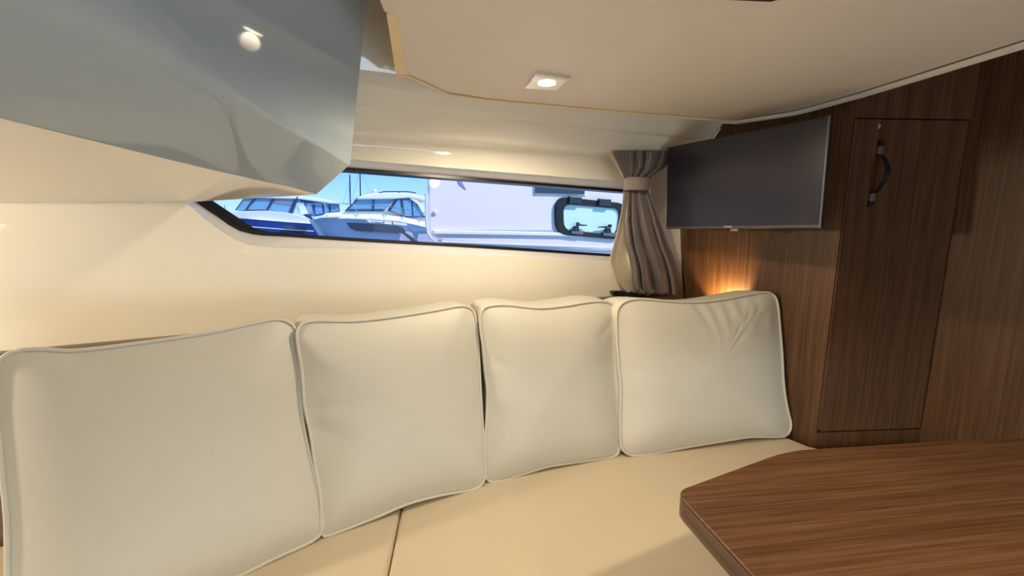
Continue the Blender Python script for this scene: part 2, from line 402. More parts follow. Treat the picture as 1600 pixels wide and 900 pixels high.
# ------------------------------------------------------------------ seat base, seat cushions, backrest ledge
ZS = .47
sb = prism('settee', [(-1.39, .46, .0), (1.64, .34, 0), (1.64, .57, 0), (1.325, .69, 0), (1.258, 1.20, 0), (-1.39, 1.20, 0)], (0, 0, .36), WHITEP)
sb['label'] = 'pale built-in settee base under the two cream seat cushions'; sb['category'] = 'settee'
def seat(name, label, poly):
    o = thing(name, label, 'seat cushion', (sum(p[0] for p in poly) / len(poly), sum(p[1] for p in poly) / len(poly), .36), 'settee seat cushions')
    prism('cover', [(x, y, .362) for x, y in poly], (0, 0, ZS - .362), VINYL2, o, .010, 40, 4)
    return o
sA = atZ(627, 790, ZS); sB = atZ(605, 900, ZS); dS = (sB - sA) / (sB.y - sA.y)
sx0 = lambda y: sA.x + dS.x * (y - sA.y)
seat('seat_cushion', 'cream seat cushion left of the seam, below the two left back cushions', [(-1.38, .44), (sx0(.44) - .0012, .44), (sx0(1.19) - .0012, 1.19), (-1.38, 1.19)])
seat('seat_cushion', 'wide cream seat cushion right of the seam, running behind the table', [(sx0(.44) + .0012, .44), (1.1, .40), (1.635, .30), (1.635, .595), (1.338, .712), (1.322, .74), (1.262, 1.19), (sx0(1.19) + .0012, 1.19)])

lg = prism('backrest_ledge', [(-1.39, 1.203, .0), (1.26, 1.203, .0), (1.26, 1.24, .0), (-1.39, 1.24, .0)], (0, 0, .879), WOODL, None, .003)
lg['label'] = 'narrow brown wooden ledge along the wall behind the back cushions'; lg['category'] = 'ledge'

# ------------------------------------------------------------------ back cushions
def cushion(px, bl, br, label, thick=.10, bulge=.035, lean=.30, creases=(), N=128, tilt=0.0, depth=None):
    bl = atZ(*bl, ZS + .004); br = atZ(*br, ZS + .004)
    bx = (br - bl); bx.z = 0; bx.normalize(); back = Vector((-bx.y, bx.x, 0))
    up = (Vector((0, 0, 1)) + back * lean).normalized(); nrm = bx.cross(up).normalized()
    if nrm.y > 0: nrm = -nrm                         # towards the viewer
    O = bl
    def loc(u, v):
        q = atP(u, v, O, nrm) - O; return Vector((q.dot(bx), q.dot(up), 0))
    ctrl = [loc(u, v) for u, v in px]
    out = catmull(ctrl, N)
    c = sum(out, Vector()) / N
    cr = [(loc(a, b), loc(a2, b2), w, d) for a, b, a2, b2, w, d in creases]
    def wr(p):
        h = 0
        for a, b, w, d in cr:
            ab = b - a; t = max(0, min(1, (p - a).dot(ab) / ab.length_squared)); q = a + ab * t
            dist = (p - q).length; fade = math.sin(PI * min(1, t * .8 + .2)) if 0 < t < 1 else .3
            h -= d * fade * math.exp(-(dist / w) ** 2)
        return h
    def P(p, h): return O + bx * p.x + up * p.y + nrm * h
    tdir = (Vector(depth).normalized() if depth else back) * math.cos(math.radians(tilt)) + Vector((0, 0, math.sin(math.radians(tilt))))
    def G(p, h):
        q = O + bx * p.x + up * p.y + tdir * h; q.z = max(q.z, ZS + .003); return q
    S_ = [1, .985, .96, .92, .86, .79, .71, .62, .52, .42, .32, .22, .12]
    v = []
    for s in S_:
        for q in out:
            p = c + (q - c) * s
            h = bulge * (1 - s ** 5) ** 1.15 * (.75 + .25 * (1 - s)) + wr(p) * min(1, (1 - s) * 14)
            v.append(P(p, h))
    v.append(P(c, bulge + wr(c)))
    f = []
    for r in range(len(S_) - 1):
        for j in range(N): f.append([r * N + j, r * N + (j + 1) % N, (r + 1) * N + (j + 1) % N, (r + 1) * N + j])
    last = (len(S_) - 1) * N; ci = len(v) - 1
    for j in range(N): f.append([last + j, last + (j + 1) % N, ci])
    # gusset and back
    base = len(v); prev = None
    rings = [(1.0, 0), (1.008, .15), (1.012, .5), (1.0, .85), (.98, 1.0), (.8, 1.03), (.3, 1.05)]
    rings = rings[1:]
    for s, dd in rings:
        for j, q in enumerate(out):
            rip = .0035 * math.sin(j * .9) * math.sin(j * .37 + 1) * (1 if dd < .9 else 0)
            p = c + (q - c) * (s + rip * .6)
            v.append(G(p, dd * thick))
    for r in range(len(rings)):
        a = 0 if r == 0 else base + (r - 1) * N
        b = base + r * N
        for j in range(N): f.append([a + j, a + (j + 1) % N, b + (j + 1) % N, b + j])
    f.append([base + (len(rings) - 1) * N + j for j in range(N)])
    o = thing('back_cushion', label, 'cushion', tuple((bl + br) / 2), 'loose back cushions on the settee')
    mesh_obj('cover', v, f, VINYL, o, 80)
    tube('piping', [P(c + (q - c) * 1.001, .0015) for q in out], .0036, PIPE, o, 8, True)
    return o
def sc(pts, k, ox, oy): return [(ox + a / k, oy + b / k) for a, b in pts]
c1 = [(-4, 575), (6, 557), (27, 548.5), (64, 545.5), (117, 548), (213, 537), (320, 521.5), (395, 506), (427, 499.5), (448, 502), (461, 514), (466, 545), (468, 580), (472, 650), (483, 708), (496, 761), (504, 804), (501, 833), (480, 849), (427, 873), (373, 900), (300, 931), (200, 975), (100, 1020), (40, 1045), (19, 1030), (12, 960), (12, 900), (11, 815), (5, 750), (0, 697), (-5, 650)]
c2 = [(464, 524), (471, 508), (491, 501.8), (555, 501.8), (613, 495.7), (672, 486.7), (715, 479), (731, 480), (741, 490), (746, 527), (749.5, 591), (753, 655), (757, 719), (756, 750), (741, 764), (693, 772.5), (640, 786), (587, 808), (533, 829), (509, 837.5), (501, 832), (502, 806), (500, 767), (493, 729), (485, 676), (476, 633), (472, 580), (466, 545)]
c3 = sc([(133, 200), (145, 168), (170, 155), (240, 150), (330, 160), (400, 163), (500, 152), (570, 140), (640, 135), (680, 150), (697, 190), (692, 280), (687, 360), (691, 450), (700, 560), (708, 680), (705, 750), (690, 773), (600, 790), (480, 806), (400, 820), (310, 848), (220, 875), (178, 880), (158, 865), (152, 820), (154, 700), (160, 600), (162, 500), (153, 420), (144, 320), (135, 250)], 2.647, 700, 420)
c4 = sc([(697, 205), (705, 162), (725, 140), (770, 126), (830, 127), (950, 137), (1050, 137), (1150, 125), (1250, 106), (1310, 97), (1345, 108), (1362, 145), (1372, 250), (1380, 350), (1385, 450), (1392, 520), (1405, 590), (1417, 640), (1410, 675), (1385, 693), (1330, 695), (1250, 695), (1150, 710), (1000, 735), (850, 763), (770, 772), (735, 760), (715, 730), (711, 640), (714, 500), (709, 430), (701, 330)], 2.647, 700, 420)
cushion(c1, (20, 1058), (500, 840), 'largest cream back cushion at the far left with wavy piping', tilt=-14, thick=.12, creases=[(440, 640, 478, 655, .02, .003), (452, 500, 440, 560, .012, .003)])
cushion(c2, (503, 838), (752, 757), 'cream back cushion between the largest left one and the narrow one', lean=.26, thick=.11, tilt=-1, creases=[(478, 640, 560, 628, .012, .004), (482, 660, 560, 700, .014, .005), (492, 690, 540, 705, .01, .004), (735, 490, 715, 530, .012, .003)])
cushion(c3, (764, 751), (962, 711), 'narrowest cream back cushion below the porthole side of the window', lean=.20, thick=.13, tilt=0, creases=[(768, 640, 830, 690, .014, .003), (960, 500, 925, 530, .012, .004), (765, 560, 800, 580, .012, .003)])
cr4 = [(1085 + i * 22, 473 - i * 3, 1110 + i * 20, 522 + (i % 3) * 14, .0065, .007) for i in range(5)]
cushion(c4, (985, 711), (1230, 683), 'wide cream back cushion wedged against the walnut bulkhead', lean=.17, tilt=-4, depth=(-.12, 1, 0), creases=cr4 + [(975, 620, 1010, 640, .012, .004), (968, 500, 990, 530, .01, .003), (972, 570, 1020, 590, .014, .003)])

# ------------------------------------------------------------------ ceiling lamp
LAMPW = emit('lamp_lens', (1, .86, .62), 14)
def lamp(loc, quad, label, power, group, spread=148, blend=.8):
    o = thing('ceiling_light', label, 'ceiling light', loc, group)
    c = sum(quad, Vector()) / 4; z = c.z
    q2 = [p + Vector((0, 0, -.006)) for p in quad]
    prism('bezel', q2, (0, 0, .0065), CHROME, o, .0015)
    disc('lens', (c.x, c.y, z - .0075), (0, 0, 1), .019, .002, LAMPW, o, 28)
    d = bpy.data.lights.new('lamp_light', 'SPOT'); l = bpy.data.objects.new('lamp_light', d); COL.objects.link(l)
    d.energy = power; d.color = (1, .82, .57); d.spot_size = math.radians(spread); d.spot_blend = blend; d.shadow_soft_size = .02
    l.location = (c.x, c.y, z - .03); l.parent = o; l.matrix_parent_inverse = o.matrix_basis.inverted()
    return o
lq = [c_(838, 110), c_(891, 117), c_(870, 137), c_(820, 134)]
lcx = sum(lq, Vector()) / 4
LP = 19.0
lamp(tuple(lcx), lq, 'square chrome ceiling light with a round lit lens above the window', LP * .72, 'recessed ceiling lights', 178, .45)
for (x, y), w in zip(((.55, .02), (.55, -.75), (-1.2, -.05), (-.4, -.85)), ('above the table', 'behind the table', 'near the left cabin wall', 'behind the viewer')):
    quad = [Vector((x + a, y + b, ZC)) for a, b in ((-.04, -.04), (.04, -.04), (.04, .04), (-.04, .04))]
    lamp((x, y, ZC), quad, 'square chrome ceiling light out of view, ' + w, LP, 'recessed ceiling lights')

# ------------------------------------------------------------------ television
TVX = 1.09
q = [atX(1042, 230, TVX), atX(1298, 180, TVX), atX(1282.5, 356.5, TVX), atX(1040, 358, TVX)]
tv = thing('television', 'flat dark television mounted on the walnut bulkhead beside the curtain', 'television', tuple(sum(q, Vector()) / 4))
TVM = principled('tv_housing', (.012, .012, .014), .35)[0]
SCR, sb_ = principled('tv_screen', (.019, .018, .030), .24, spec=.5)
prism('housing', [p + Vector((.002, 0, 0)) for p in q], (.010, 0, 0), TVM, tv, .002)
qc = sum(q, Vector()) / 4
prism('rear_bulge', [qc + (p - qc) * .72 + Vector((.012, 0, 0)) for p in q], (.024, 0, 0), TVM, tv, .006)
c = sum(q, Vector()) / 4
q_in = [p + (c - p).normalized() * .006 for p in q]; q_in[2].z += .006; q_in[3].z += .006
prism('screen', q_in, (.004, 0, 0), SCR, tv)
chin = [q_in[3] + Vector((0, 0, -.001)), q_in[2] + Vector((0, 0, -.001)), q[2] + Vector((0, .003, .001)), q[3] + Vector((0, -.003, .001))]
prism('bottom_bezel', [p + Vector((.0005, 0, 0)) for p in chin], (.004, 0, 0), principled('tv_bezel', (.05, .05, .06), .4)[0], tv)
prism('right_bezel', [q[1] + Vector((0, .006, 0)), q[1] + Vector((0, .001, 0)), q[2] + Vector((0, .001, 0)), q[2] + Vector((0, .006, 0))], (.004, 0, 0), principled('tv_side', (.10, .10, .12), .3)[0], tv)
bc = atX(1146, 359, TVX)
box('sensor', (TVX + .002, bc.y - .012, bc.z - .004), (TVX + .02, bc.y + .012, bc.z + .003), principled('sensor', (.20, .16, .15), .3)[0], tv, .001)
tx = bpy.data.curves.new('logo', 'FONT'); tx.body = 'TOSHIBA'; tx.size = .0075; tx.align_x = 'CENTER'; tx.align_y = 'CENTER'; tx.extrude = .0003
to = bpy.data.objects.new('logo', tx); COL.objects.link(to)
lp_ = atX(1137.5, 354.3, TVX); to.location = (TVX - .001, lp_.y, lp_.z)
to.rotation_euler = (PI / 2, 0, -PI / 2); tx.materials.append(principled('logo_grey', (.45, .45, .50), .4)[0])
bpy.context.view_layer.update(); lme = bpy.data.meshes.new_from_object(to); lmw = to.matrix_world.copy(); bpy.data.objects.remove(to)
lo_ = link('logo', lme, None, tv); lo_.matrix_basis = lmw
box('bracket_plate', (TVX + .032, .84, 1.20), (TVX + .05, .98, 1.32), TVM, tv, .002)
box('bracket_arm', (TVX + .05, .89, 1.245), (1.306, .93, 1.275), TVM, tv, .002)

# ------------------------------------------------------------------ locker with its door
dd = (E2 - E1); DW = dd.length; dx = dd.normalized(); dn = Vector((dx.y, -dx.x, 0))
if dn.y > 0: dn = -dn                                     # outward, towards the viewer
def LK(a, z, o=0.0): return E1 + dx * a + dn * o + Vector((0, 0, z))
def onlk(u, v, o=0.0):
    p = atP(u, v, E1 + dn * o, dn); return (p - E1).dot(dx), p.z
lk = thing('locker', 'tall walnut corner locker with a handled door right of the television', 'locker', tuple(E1))
zt = .5 * (onlk(1346, 182)[1] + onlk(1518, 190)[1]); zb = .5 * (onlk(1276, 677)[1] + onlk(1434, 669)[1])
G = .0016
prism('carcass', [LK(.002, 0, -.02), LK(DW, 0, -.02), LK(DW, 0, -.06), LK(.03, 0, -.06)], (0, 0, 1.78), DARKGAP, lk)
prism('top_panel', [LK(.0, zt + G), LK(DW, zt + G), LK(DW, zt + G, -.02), LK(.0, zt + G, -.02)], (0, 0, 1.78 - zt - G), WOODV, lk, .0015)
prism('plinth_panel', [LK(.0, .1), LK(DW, .1), LK(DW, .1, -.02), LK(.0, .1, -.02)], (0, 0, zb - G - .1), WOODV, lk, .0015)
zb2 = zb + G
ch = .012
dpoly = [LK(.004, zt - G, .001), LK(DW - .006, zt - G, .001), LK(DW - .006, zb2, .001), LK(.004 + ch, zb2, .001), LK(.004, zb2 + ch * .7, .001)]
door = prism('door', dpoly, -dn * .018, WOODV, lk, .003, None, 3)
# handle: black strap bowed outwards between two chrome ferrules
HB = principled('handle_black', (.006, .006, .006), .45)[0]
ht = onlk(1376, 224, .004); hb = onlk(1359.5, 319, .004)
hv = Vector((hb[0] - ht[0], hb[1] - ht[1])); 
def HP(t, o, side=0.0):
    return LK(ht[0] + hv.x * t + side, ht[1] + hv.y * t, o)
def strap(name, ts, width, thick, mat, lift):
    rows = []
    for t in ts:
        o = lift(t); rows.append([HP(t, o, -width / 2), HP(t, o, width / 2), HP(t, o + thick, width / 2), HP(t, o + thick, -width / 2)])
    nseg = len(rows); v = [p for r in rows for p in r]; f = [[0, 1, 2, 3], [4 * (nseg - 1) + k for k in (3, 2, 1, 0)]]
    for i in range(nseg - 1):
        for j in range(4): f.append([i * 4 + j, i * 4 + (j + 1) % 4, (i + 1) * 4 + (j + 1) % 4, (i + 1) * 4 + j])
    return mesh_obj(name, v, f, mat, door, None, .0008)
strap('handle_end', [-.05, .045], .0135, .007, HB, lambda t: .002)
strap('handle_end', [.955, 1.05], .0135, .007, HB, lambda t: .002)
FER = principled('ferrule', (.45, .36, .32), .3, .9)[0]
strap('ferrule', [.05, .18], .0125, .008, FER, lambda t: .002)
strap('ferrule', [.82, .95], .0125, .008, FER, lambda t: .002)
strap('handle_strap', [.17 + .66 * i / 16 for i in range(17)], .0125, .004, HB, lambda t: .004 + .034 * max(0, math.sin(PI * (t - .17) / .66)) ** .75)
la = onlk(1373, 197)
prism('latch_mark', [LK(la[0] + a, la[1] + b, .0012) for a, b in ((-.001, .007), (.0006, .0072), (.0006, -.006), (-.0022, -.0075))], dn * .0006, principled('latch_mark', (.6, .52, .45), .4)[0], door)
prism('latch_mark', [LK(la[0] + a, la[1] + b, .0012) for a, b in ((.0015, .001), (.004, .004), (.0042, .0005), (.003, -.003))], dn * .0006, principled('latch_mark2', (.5, .45, .40), .4)[0], door)

# ------------------------------------------------------------------ table
ZT = .75
far1 = atZ(1230, 704, ZT); far2 = atZ(1575, 683, ZT); cor = atZ(1055.5, 768, ZT); nl = atZ(1177, 900, ZT)
dl = (nl - cor).normalized()
tb = [cor, far1, far2, far2 + Vector((.10, -.06, 0)), far2 + Vector((.13, -.16, 0)), Vector((1.20, -.5, ZT)), Vector((.30, -.5, ZT)), cor + dl * .45]
def round_closed(pts, rads, seg=5):
    out = []; n = len(pts)
    for i, p in enumerate(pts):
        a = pts[i - 1] - p; b = pts[(i + 1) % n] - p; r = min(rads[i], a.length * .45, b.length * .45)
        A_ = p + a.normalized() * r; B_ = p + b.normalized() * r
        for j in range(seg + 1):
            t = j / seg; out.append(A_ * (1 - t) ** 2 + p * 2 * t * (1 - t) + B_ * t * t)
    return out
tbr = round_closed(tb, [.022, .05, .04, .05, .05, .08, .08, .05])
ta = thing('dining_table', 'walnut topped cabin table in the lower right corner', 'table', (.75, .0, 0))
prism('tabletop', tbr, (0, 0, -.004), WOODT, ta, .001)
WOODE = wood('walnut_edge', (.05, .03, .018), (.11, .065, .04), (.18, .11, .07), 'Y', math.radians(-14), .35)
prism('table_edge', [p + Vector((0, 0, -.004)) for p in tbr], (0, 0, -.030), WOODE, ta, .003)
disc('pedestal', (.75, -.05, 0), (0, 0, 1), .045, .716, CHROME, ta)
disc('pedestal_foot', (.75, -.05, 0), (0, 0, 1), .16, .015, CHROME, ta)

# ------------------------------------------------------------------ curtain
TAUPE, tb_ = principled('taupe_satin', (.155, .124, .119), .42, spec=.5, sheen=.3)
add_bump(TAUPE, tb_, 1800, .1)
LINING, lb_ = principled('cream_lining', (.66, .58, .44), .55)
BAND = principled('tieback_fabric', (.30, .25, .225), .5)[0]
cu = thing('curtain', 'gathered taupe curtain tied back at the right end of the window', 'curtain', tuple(atY(995, 460, 1.19)))
def cloth(name, rows_px, Y0, nf, ampf, mat, ncol=110, seed=0, skew=0.0, nrow=54):
    rnd = random.Random(seed); ph = [rnd.uniform(0, 6.28) for _ in range(6)]
    vs = [r[0] for r in rows_px]; rows = []
    def interp(v):
        for a, b in zip(rows_px[:-1], rows_px[1:]):
            if a[0] <= v <= b[0]:
                t = (v - a[0]) / (b[0] - a[0]); return a[1] + (b[1] - a[1]) * t, a[2] + (b[2] - a[2]) * t
        return rows_px[-1][1:]
    for i in range(nrow):
        t = i / (nrow - 1); v = vs[0] + (vs[-1] - vs[0]) * t; uL, uR = interp(v); amp = ampf(v); row = []
        for j in range(ncol):
            s = j / (ncol - 1)
            sw = s + .035 * math.sin(2 * PI * s * 1.7 + ph[0] + t * 1.2) + skew * (t - .3) * (s - .5) * .3
            w = math.sin(2 * PI * nf * sw + ph[1]) + .45 * math.sin(2 * PI * nf * 1.83 * sw + ph[2] + 1.5 * t) + .25 * math.sin(2 * PI * nf * .6 * sw + ph[3] - 2 * t)
            w = math.copysign(abs(w) ** .8, w)
            p = atY(uL + (uR - uL) * s, v + 1.2 * math.sin(s * 20 + ph[4]) * t, Y0 + amp * w * .6)
            row.append(p)
        rows.append(row)
    o = loft(name, rows, mat, cu, 80)
    m = o.modifiers.new('thick', 'SOLIDIFY'); m.thickness = .0008
    return o
top_rows = [(235, 957, 1052), (246, 960, 1050), (262, 968, 1040), (275, 974, 1020), (288, 977, 1011)]
cloth('heading', top_rows, 1.180, 5, lambda v: .022 - .016 * max(0, (v - 235) / 53), TAUPE, seed=3, nrow=26)
bot_rows = [(288, 977, 1011), (300, 978, 1014), (318, 976, 1021), (345, 973, 1031), (380, 976, 1043), (400, 982, 1052), (420, 986, 1059), (440, 987, 1064), (452, 990, 1066), (460, 998, 1064)]
cloth('drape', bot_rows, 1.180, 3.6, lambda v: .006 + .021 * min(1, max(0, (v - 295) / 90)), TAUPE, seed=11, nrow=70)
lin_rows = [(298, 974, 990), (330, 971, 990), (370, 962, 992), (398, 954, 996), (408, 952, 998), (425, 958, 1004), (445, 968, 1008), (457, 978, 1010)]
cloth('lining', lin_rows, 1.198, 1.3, lambda v: .002 + .006 * min(1, max(0, (v - 310) / 90)), LINING, seed=5, ncol=40)
le = [(237, 952.5, 960), (246, 954, 964), (262, 964, 972), (280, 974, 979)]
cloth('lining_edge', le, 1.176, .6, lambda v: .003, LINING, seed=2, ncol=12, nrow=14)
# tieback band: an oval sleeve
rows = []
for v in (277, 281, 287, 293, 297.5):
    k = (v - 277) / 20; a = atY(974.5 + 1 * k, v, 1.185); b = atY(1014 - 1.5 * k, v + 1, 1.185); c = (a + b) / 2; rx = (b.x - a.x) / 2
    rows.append([Vector((c.x + rx * math.cos(t), 1.185 + .026 * math.sin(t), c.z + (b.z - a.z) / 2 * math.cos(t))) for t in [2 * PI * i / 36 for i in range(36)]])
tbk = loft('tieback', rows, BAND, cu, 60, True)
tbk.modifiers.new('thick', 'SOLIDIFY').thickness = .0015
fp = [atY(u, v, 1.163) for u, v in ((976, 278.5), (987, 278.5), (989.5, 296.5), (978, 296.5))]
prism('tieback_fold', fp, (0, .004, 0), principled('tieback_light', (.42, .36, .33), .5)[0], cu, .001)

# handset lying on the ledge below the curtain
hs = thing('handset', 'black handset lying on the ledge under the curtain', 'remote control', tuple(atY(985, 460, 1.20)))
ho = [atY(u, v, 1.195) for u, v in ((957.5, 456), (962, 454.8), (975, 455.3), (990, 457.5), (1010, 458.5), (1040, 459.5), (1045, 461), (1040, 463.5), (985, 465), (966, 463.5), (960, 460))]
prism('body', ho, (0, .022, 0), principled('handset_black', (.012, .012, .013), .3)[0], hs, .002, None, 3)
for u, v in ((967, 457.5), (972, 458), (977, 459), (982, 460)):
    disc('button', atY(u, v, 1.1955), (0, -1, 0), .0022, .001, principled('button', (.06, .06, .065), .4)[0], hs, 10)

# lamp on the left wall beyond the picture edge, grazing the hull side
wlt = thing('wall_light', 'round chrome wall light on the left cabin wall, out of view', 'wall light', (-1.4, .92, 1.22))
disc('body', (-1.4, .92, 1.22), (1, 0, 0), .04, .03, CHROME, wlt, 24, .003)
disc('lens', (-1.37, .92, 1.22), (1, 0, 0), .03, .004, LAMPW, wlt, 24)
d = bpy.data.lights.new('wall_lamp', 'SPOT'); l = bpy.data.objects.new('wall_lamp', d); COL.objects.link(l)
d.energy = 46; d.color = (1, .82, .58); d.spot_size = math.radians(120); d.spot_blend = .8; d.shadow_soft_size = .03
l.location = (-1.355, .92, 1.22); l.rotation_euler = Vector((1, .22, -.12)).to_track_quat('-Z', 'Y').to_euler(); l.parent = wlt; l.matrix_parent_inverse = wlt.matrix_basis.inverted()

# small uplight tucked behind the right-hand cushion, washing the bulkhead
ul = thing('reading_light', 'small warm uplight hidden behind the wide right cushion at the bulkhead', 'light')
ulq = atP(1140, 455, E1, bn); ulp = ulq - bn * .05; ulp.z = .855
disc('body', ulp - Vector((0, 0, .03)), (0, 0, 1), .012, .03, CHROME, ul, 16)
ul.location = (0, 0, 0)
d = bpy.data.lights.new('reading_lamp', 'SPOT'); l = bpy.data.objects.new('reading_lamp', d); COL.objects.link(l)
d.energy = 4.2; d.color = (1, .66, .28); d.spot_size = math.radians(116); d.spot_blend = .2; d.shadow_soft_size = .006
l.location = ulp + Vector((0, 0, .012)); l.rotation_euler = (bn * 1.0 + Vector((0, .15, .55))).to_track_quat('-Z', 'Y').to_euler(); l.parent = ul

# ------------------------------------------------------------------ outside: water and boats
def water():
    m, b = principled('water', (.05, .12, .2), .08)
    add_bump(m, b, 1.2, .4, .1)
    o = mesh_obj('sea', [(-300, 1.5, -.15), (300, 1.5, -.15), (300, 400, -.15), (-300, 400, -.15)], [[0, 1, 2, 3]], m)
    struct(o, 'calm marina water beyond the boats', 'water')
water()
HULLW = principled('hull_white', (.74, .74, .78), .25)[0]
DECKW = principled('deck_white', (.86, .86, .86), .4)[0]
HULLG = principled('hull_lavender_grey', (.80, .70, .92), .2)[0]
NAVY = mottled('hull_navy', (.018, .065, .33), (.022, .075, .38), 2, .2, 4, .05)
DGLASS = principled('dark_glass', (.03, .04, .08), .06, spec=.8)[0]
BGLASS = principled('blue_glass', (.16, .36, .62), .05, spec=.8)[0]
SKYGLASS = principled('sky_reflection_glass', (.66, .90, .94), .08, spec=.6)[0]  # porthole pane with the sky's reflection painted in as pale cyan
STEEL = principled('steel', (.75, .77, .80), .2, .9)[0]
FRAMEB = principled('frame_blue_black', (.03, .05, .12), .4)[0]
CANOPY = principled('canopy_blue', (.05, .12, .38), .7)[0]
def flat(pts, Y): return [atY(u, v, Y) for u, v in pts]
def slab(name, pts, Y, depth, mat, parent, bevel=0.0): return prism(name, flat(pts, Y), depth if isinstance(depth, tuple) else (0, depth, 0), mat, parent, bevel)
def pipe(name, pts, Y, r, mat, parent): return tube(name, flat(pts, Y), r, mat, parent, 6)
def hull(name, sheer_px, Yn, beam, bow_frac, mat, deck_mat, parent, zb=-.3, stem=.0):
    """near side from the sheer line, mirrored to the far side, pinched to the bow at the left end"""
    P_ = [atY(u, v, Yn) for u, v in sheer_px]; L_ = P_[-1].x - P_[0].x; near, nlow, far, flow = [], [], [], []
    for p in P_:
        t = (p.x - P_[0].x) / L_; b = beam / 2 * min(1, (t / bow_frac)) ** .55 if t < bow_frac else beam / 2
        yc = Yn + beam / 2; near.append(Vector((p.x, yc - b, p.z))); far.append(Vector((p.x, yc + b, p.z)))
        xo = p.x + stem * max(0, 1 - t / bow_frac)
        nlow.append(Vector((xo, yc - b * .82, zb))); flow.append(Vector((xo, yc + b * .82, zb)))
    h = loft(name, [nlow, near, far, flow], mat, parent, 30)
    n = len(near)
    loft('deck', [[p + Vector((0, .0, .02)) for p in near], [p + Vector((0, 0, .02)) for p in far]], deck_mat, parent, 30)
    return near
# --- white cruiser
YW = 20.0
wb = thing('motor_cruiser', 'white motor cruiser with lavender-grey hull moored behind the window', 'boat', (-1.5, 21, -.3))
near = hull('hull', [(488, 342.5), (496, 341.8), (510, 341.3), (538, 340.8), (581, 341.8), (605, 343.5), (624, 345.2), (650, 350.5), (680, 358)], YW, 2.8, .32, HULLG, DECKW, wb, stem=1.0)
tube('rub_rail', [p + Vector((0, -.03, -.02)) for p in near], .035, DECKW, wb, 6)
tube('stem', [near[0] + Vector((0, -.06, 0)), near[0] + Vector((.5, .0, -1.0))], .15, DECKW, wb, 6)
slab('gunwale', [(497, 341), (504, 336.8), (520, 335.5), (545, 335), (600, 335.5), (630, 339), (680, 350), (680, 357), (650, 350), (624, 344.5), (581, 341), (538, 340.3)], YW + .25, 2.2, DECKW, wb, .03)
slab('coachroof', [(503, 338), (509, 333.2), (525, 331.8), (542, 330.5), (567, 329), (607, 329), (622, 333), (632, 338.5), (632, 341), (560, 339)], YW + .55, 1.6, DECKW, wb, .04)
slab('cabin_side', [(600, 330), (619, 309.5), (640, 309.5), (652, 315), (668, 338), (668, 346), (632, 341)], YW + .45, 1.8, HULLW, wb, .03)
slab('windshield', [(541, 329.5), (560, 310.8), (620, 310.8), (608, 329)], YW + .5, 1.6, BGLASS, wb)
slab('windshield_frame', [(541, 329.8), (545, 327), (609, 326.6), (607, 330)], YW + .47, .05, FRAMEB, wb)
pipe('windshield_post', [(540, 330), (559, 310.5)], YW + .46, .035, FRAMEB, wb)
pipe('windshield_post', [(607, 329.5), (621, 310)], YW + .42, .065, FRAMEB, wb)
pipe('windshield_post', [(584, 328), (583.5, 311)], YW + .46, .03, FRAMEB, wb)
slab('side_window', [(611, 328.4), (621.5, 311.5), (627, 311), (630, 337), (625, 334)], YW + .40, .05, BGLASS, wb)
slab('side_window', [(629.5, 312), (640, 312), (649, 317), (663, 337.5), (632, 338)], YW + .40, .05, BGLASS, wb)
pipe('window_frame', [(609, 329), (621, 310.8), (640, 310.8), (650, 316), (664.5, 338.4), (632, 338.8), (622, 333), (609, 329)], YW + .39, .035, FRAMEB, wb)
pipe('window_frame', [(627, 311), (631.5, 338)], YW + .39, .04, FRAMEB, wb)
pipe('window_frame', [(644, 313), (645.5, 338)], YW + .39, .025, FRAMEB, wb)
slab('roof', [(557, 311.5), (560.5, 307.5), (572, 304), (583, 302.2), (610, 301.2), (625, 301.2), (645, 303), (664, 307.5), (668, 312), (668, 316), (652, 312), (640, 309.5), (620, 311)], YW + .35, 2.0, DECKW, wb, .05)
slab('roof_arch', [(640, 310), (652, 313), (661, 322), (668, 335), (668, 341), (662, 336), (652, 319)], YW + .32, .25, DECKW, wb, .02)
pipe('roof_rail', [(572, 303.5), (574, 301.3), (593, 301)], YW + .6, .018, STEEL, wb)
pipe('roof_rail', [(592, 301.5), (600, 299.4), (636, 299.4), (650, 301.4)], YW + .5, .025, FRAMEB, wb)
pipe('roof_rail', [(621, 302), (625, 299.8)], YW + .5, .02, FRAMEB, wb)
bmb = bmesh.new(); bmesh.ops.create_icosphere(bmb, subdivisions=2, radius=.09, matrix=Matrix.Translation(atY(585, 298.3, YW + .8))); bm_obj('searchlight', bmb, DECKW, wb, 60)
slab('searchlight_base', [(583, 302.5), (584, 300), (588, 300), (592, 301), (594, 303)], YW + .75, .15, DECKW, wb)
slab('hull_window', [(541, 347.8), (558, 348.2), (600, 351.5), (624, 354.3), (634, 359.5), (633, 365), (600, 362.8), (556, 361), (547, 356.5)], YW - .06, .05, DGLASS, wb)
slab('name_band', [(572, 343.6), (600, 345.2), (612, 346), (612, 350.8), (598, 349.6), (578, 348.2)], YW - .05, .04, principled('band_white', (.85, .85, .9), .4)[0], wb)
slab('name_band', [(614.5, 346.2), (636, 349.3), (636, 353), (622, 351.5), (614.5, 350.5)], YW - .05, .04, principled('band_white2', (.8, .82, .9), .4)[0], wb)
RED = principled('band_red', (.7, .12, .16), .4)[0]
slab('name_letter', [(598.2, 345.8), (601.5, 346), (601.3, 347.4), (599.6, 347.4), (599.4, 349.2), (598.2, 349.2)], YW - .07, .02, RED, wb)
GREYL = principled('band_grey', (.25, .25, .35), .4)[0]
for u, v in ((581, 345.3), (585, 346), (588, 346.3), (591, 346.6), (594, 347)): slab('name_letter', [(u, v), (u + 2, v + .2), (u + 2, v + 1.8), (u, v + 1.6)], YW - .07, .02, GREYL, wb)
slab('boot_stripe', [(628, 364), (634, 364), (652, 376), (658, 382), (646, 382), (640, 374)], YW - .05, .04, DGLASS, wb)
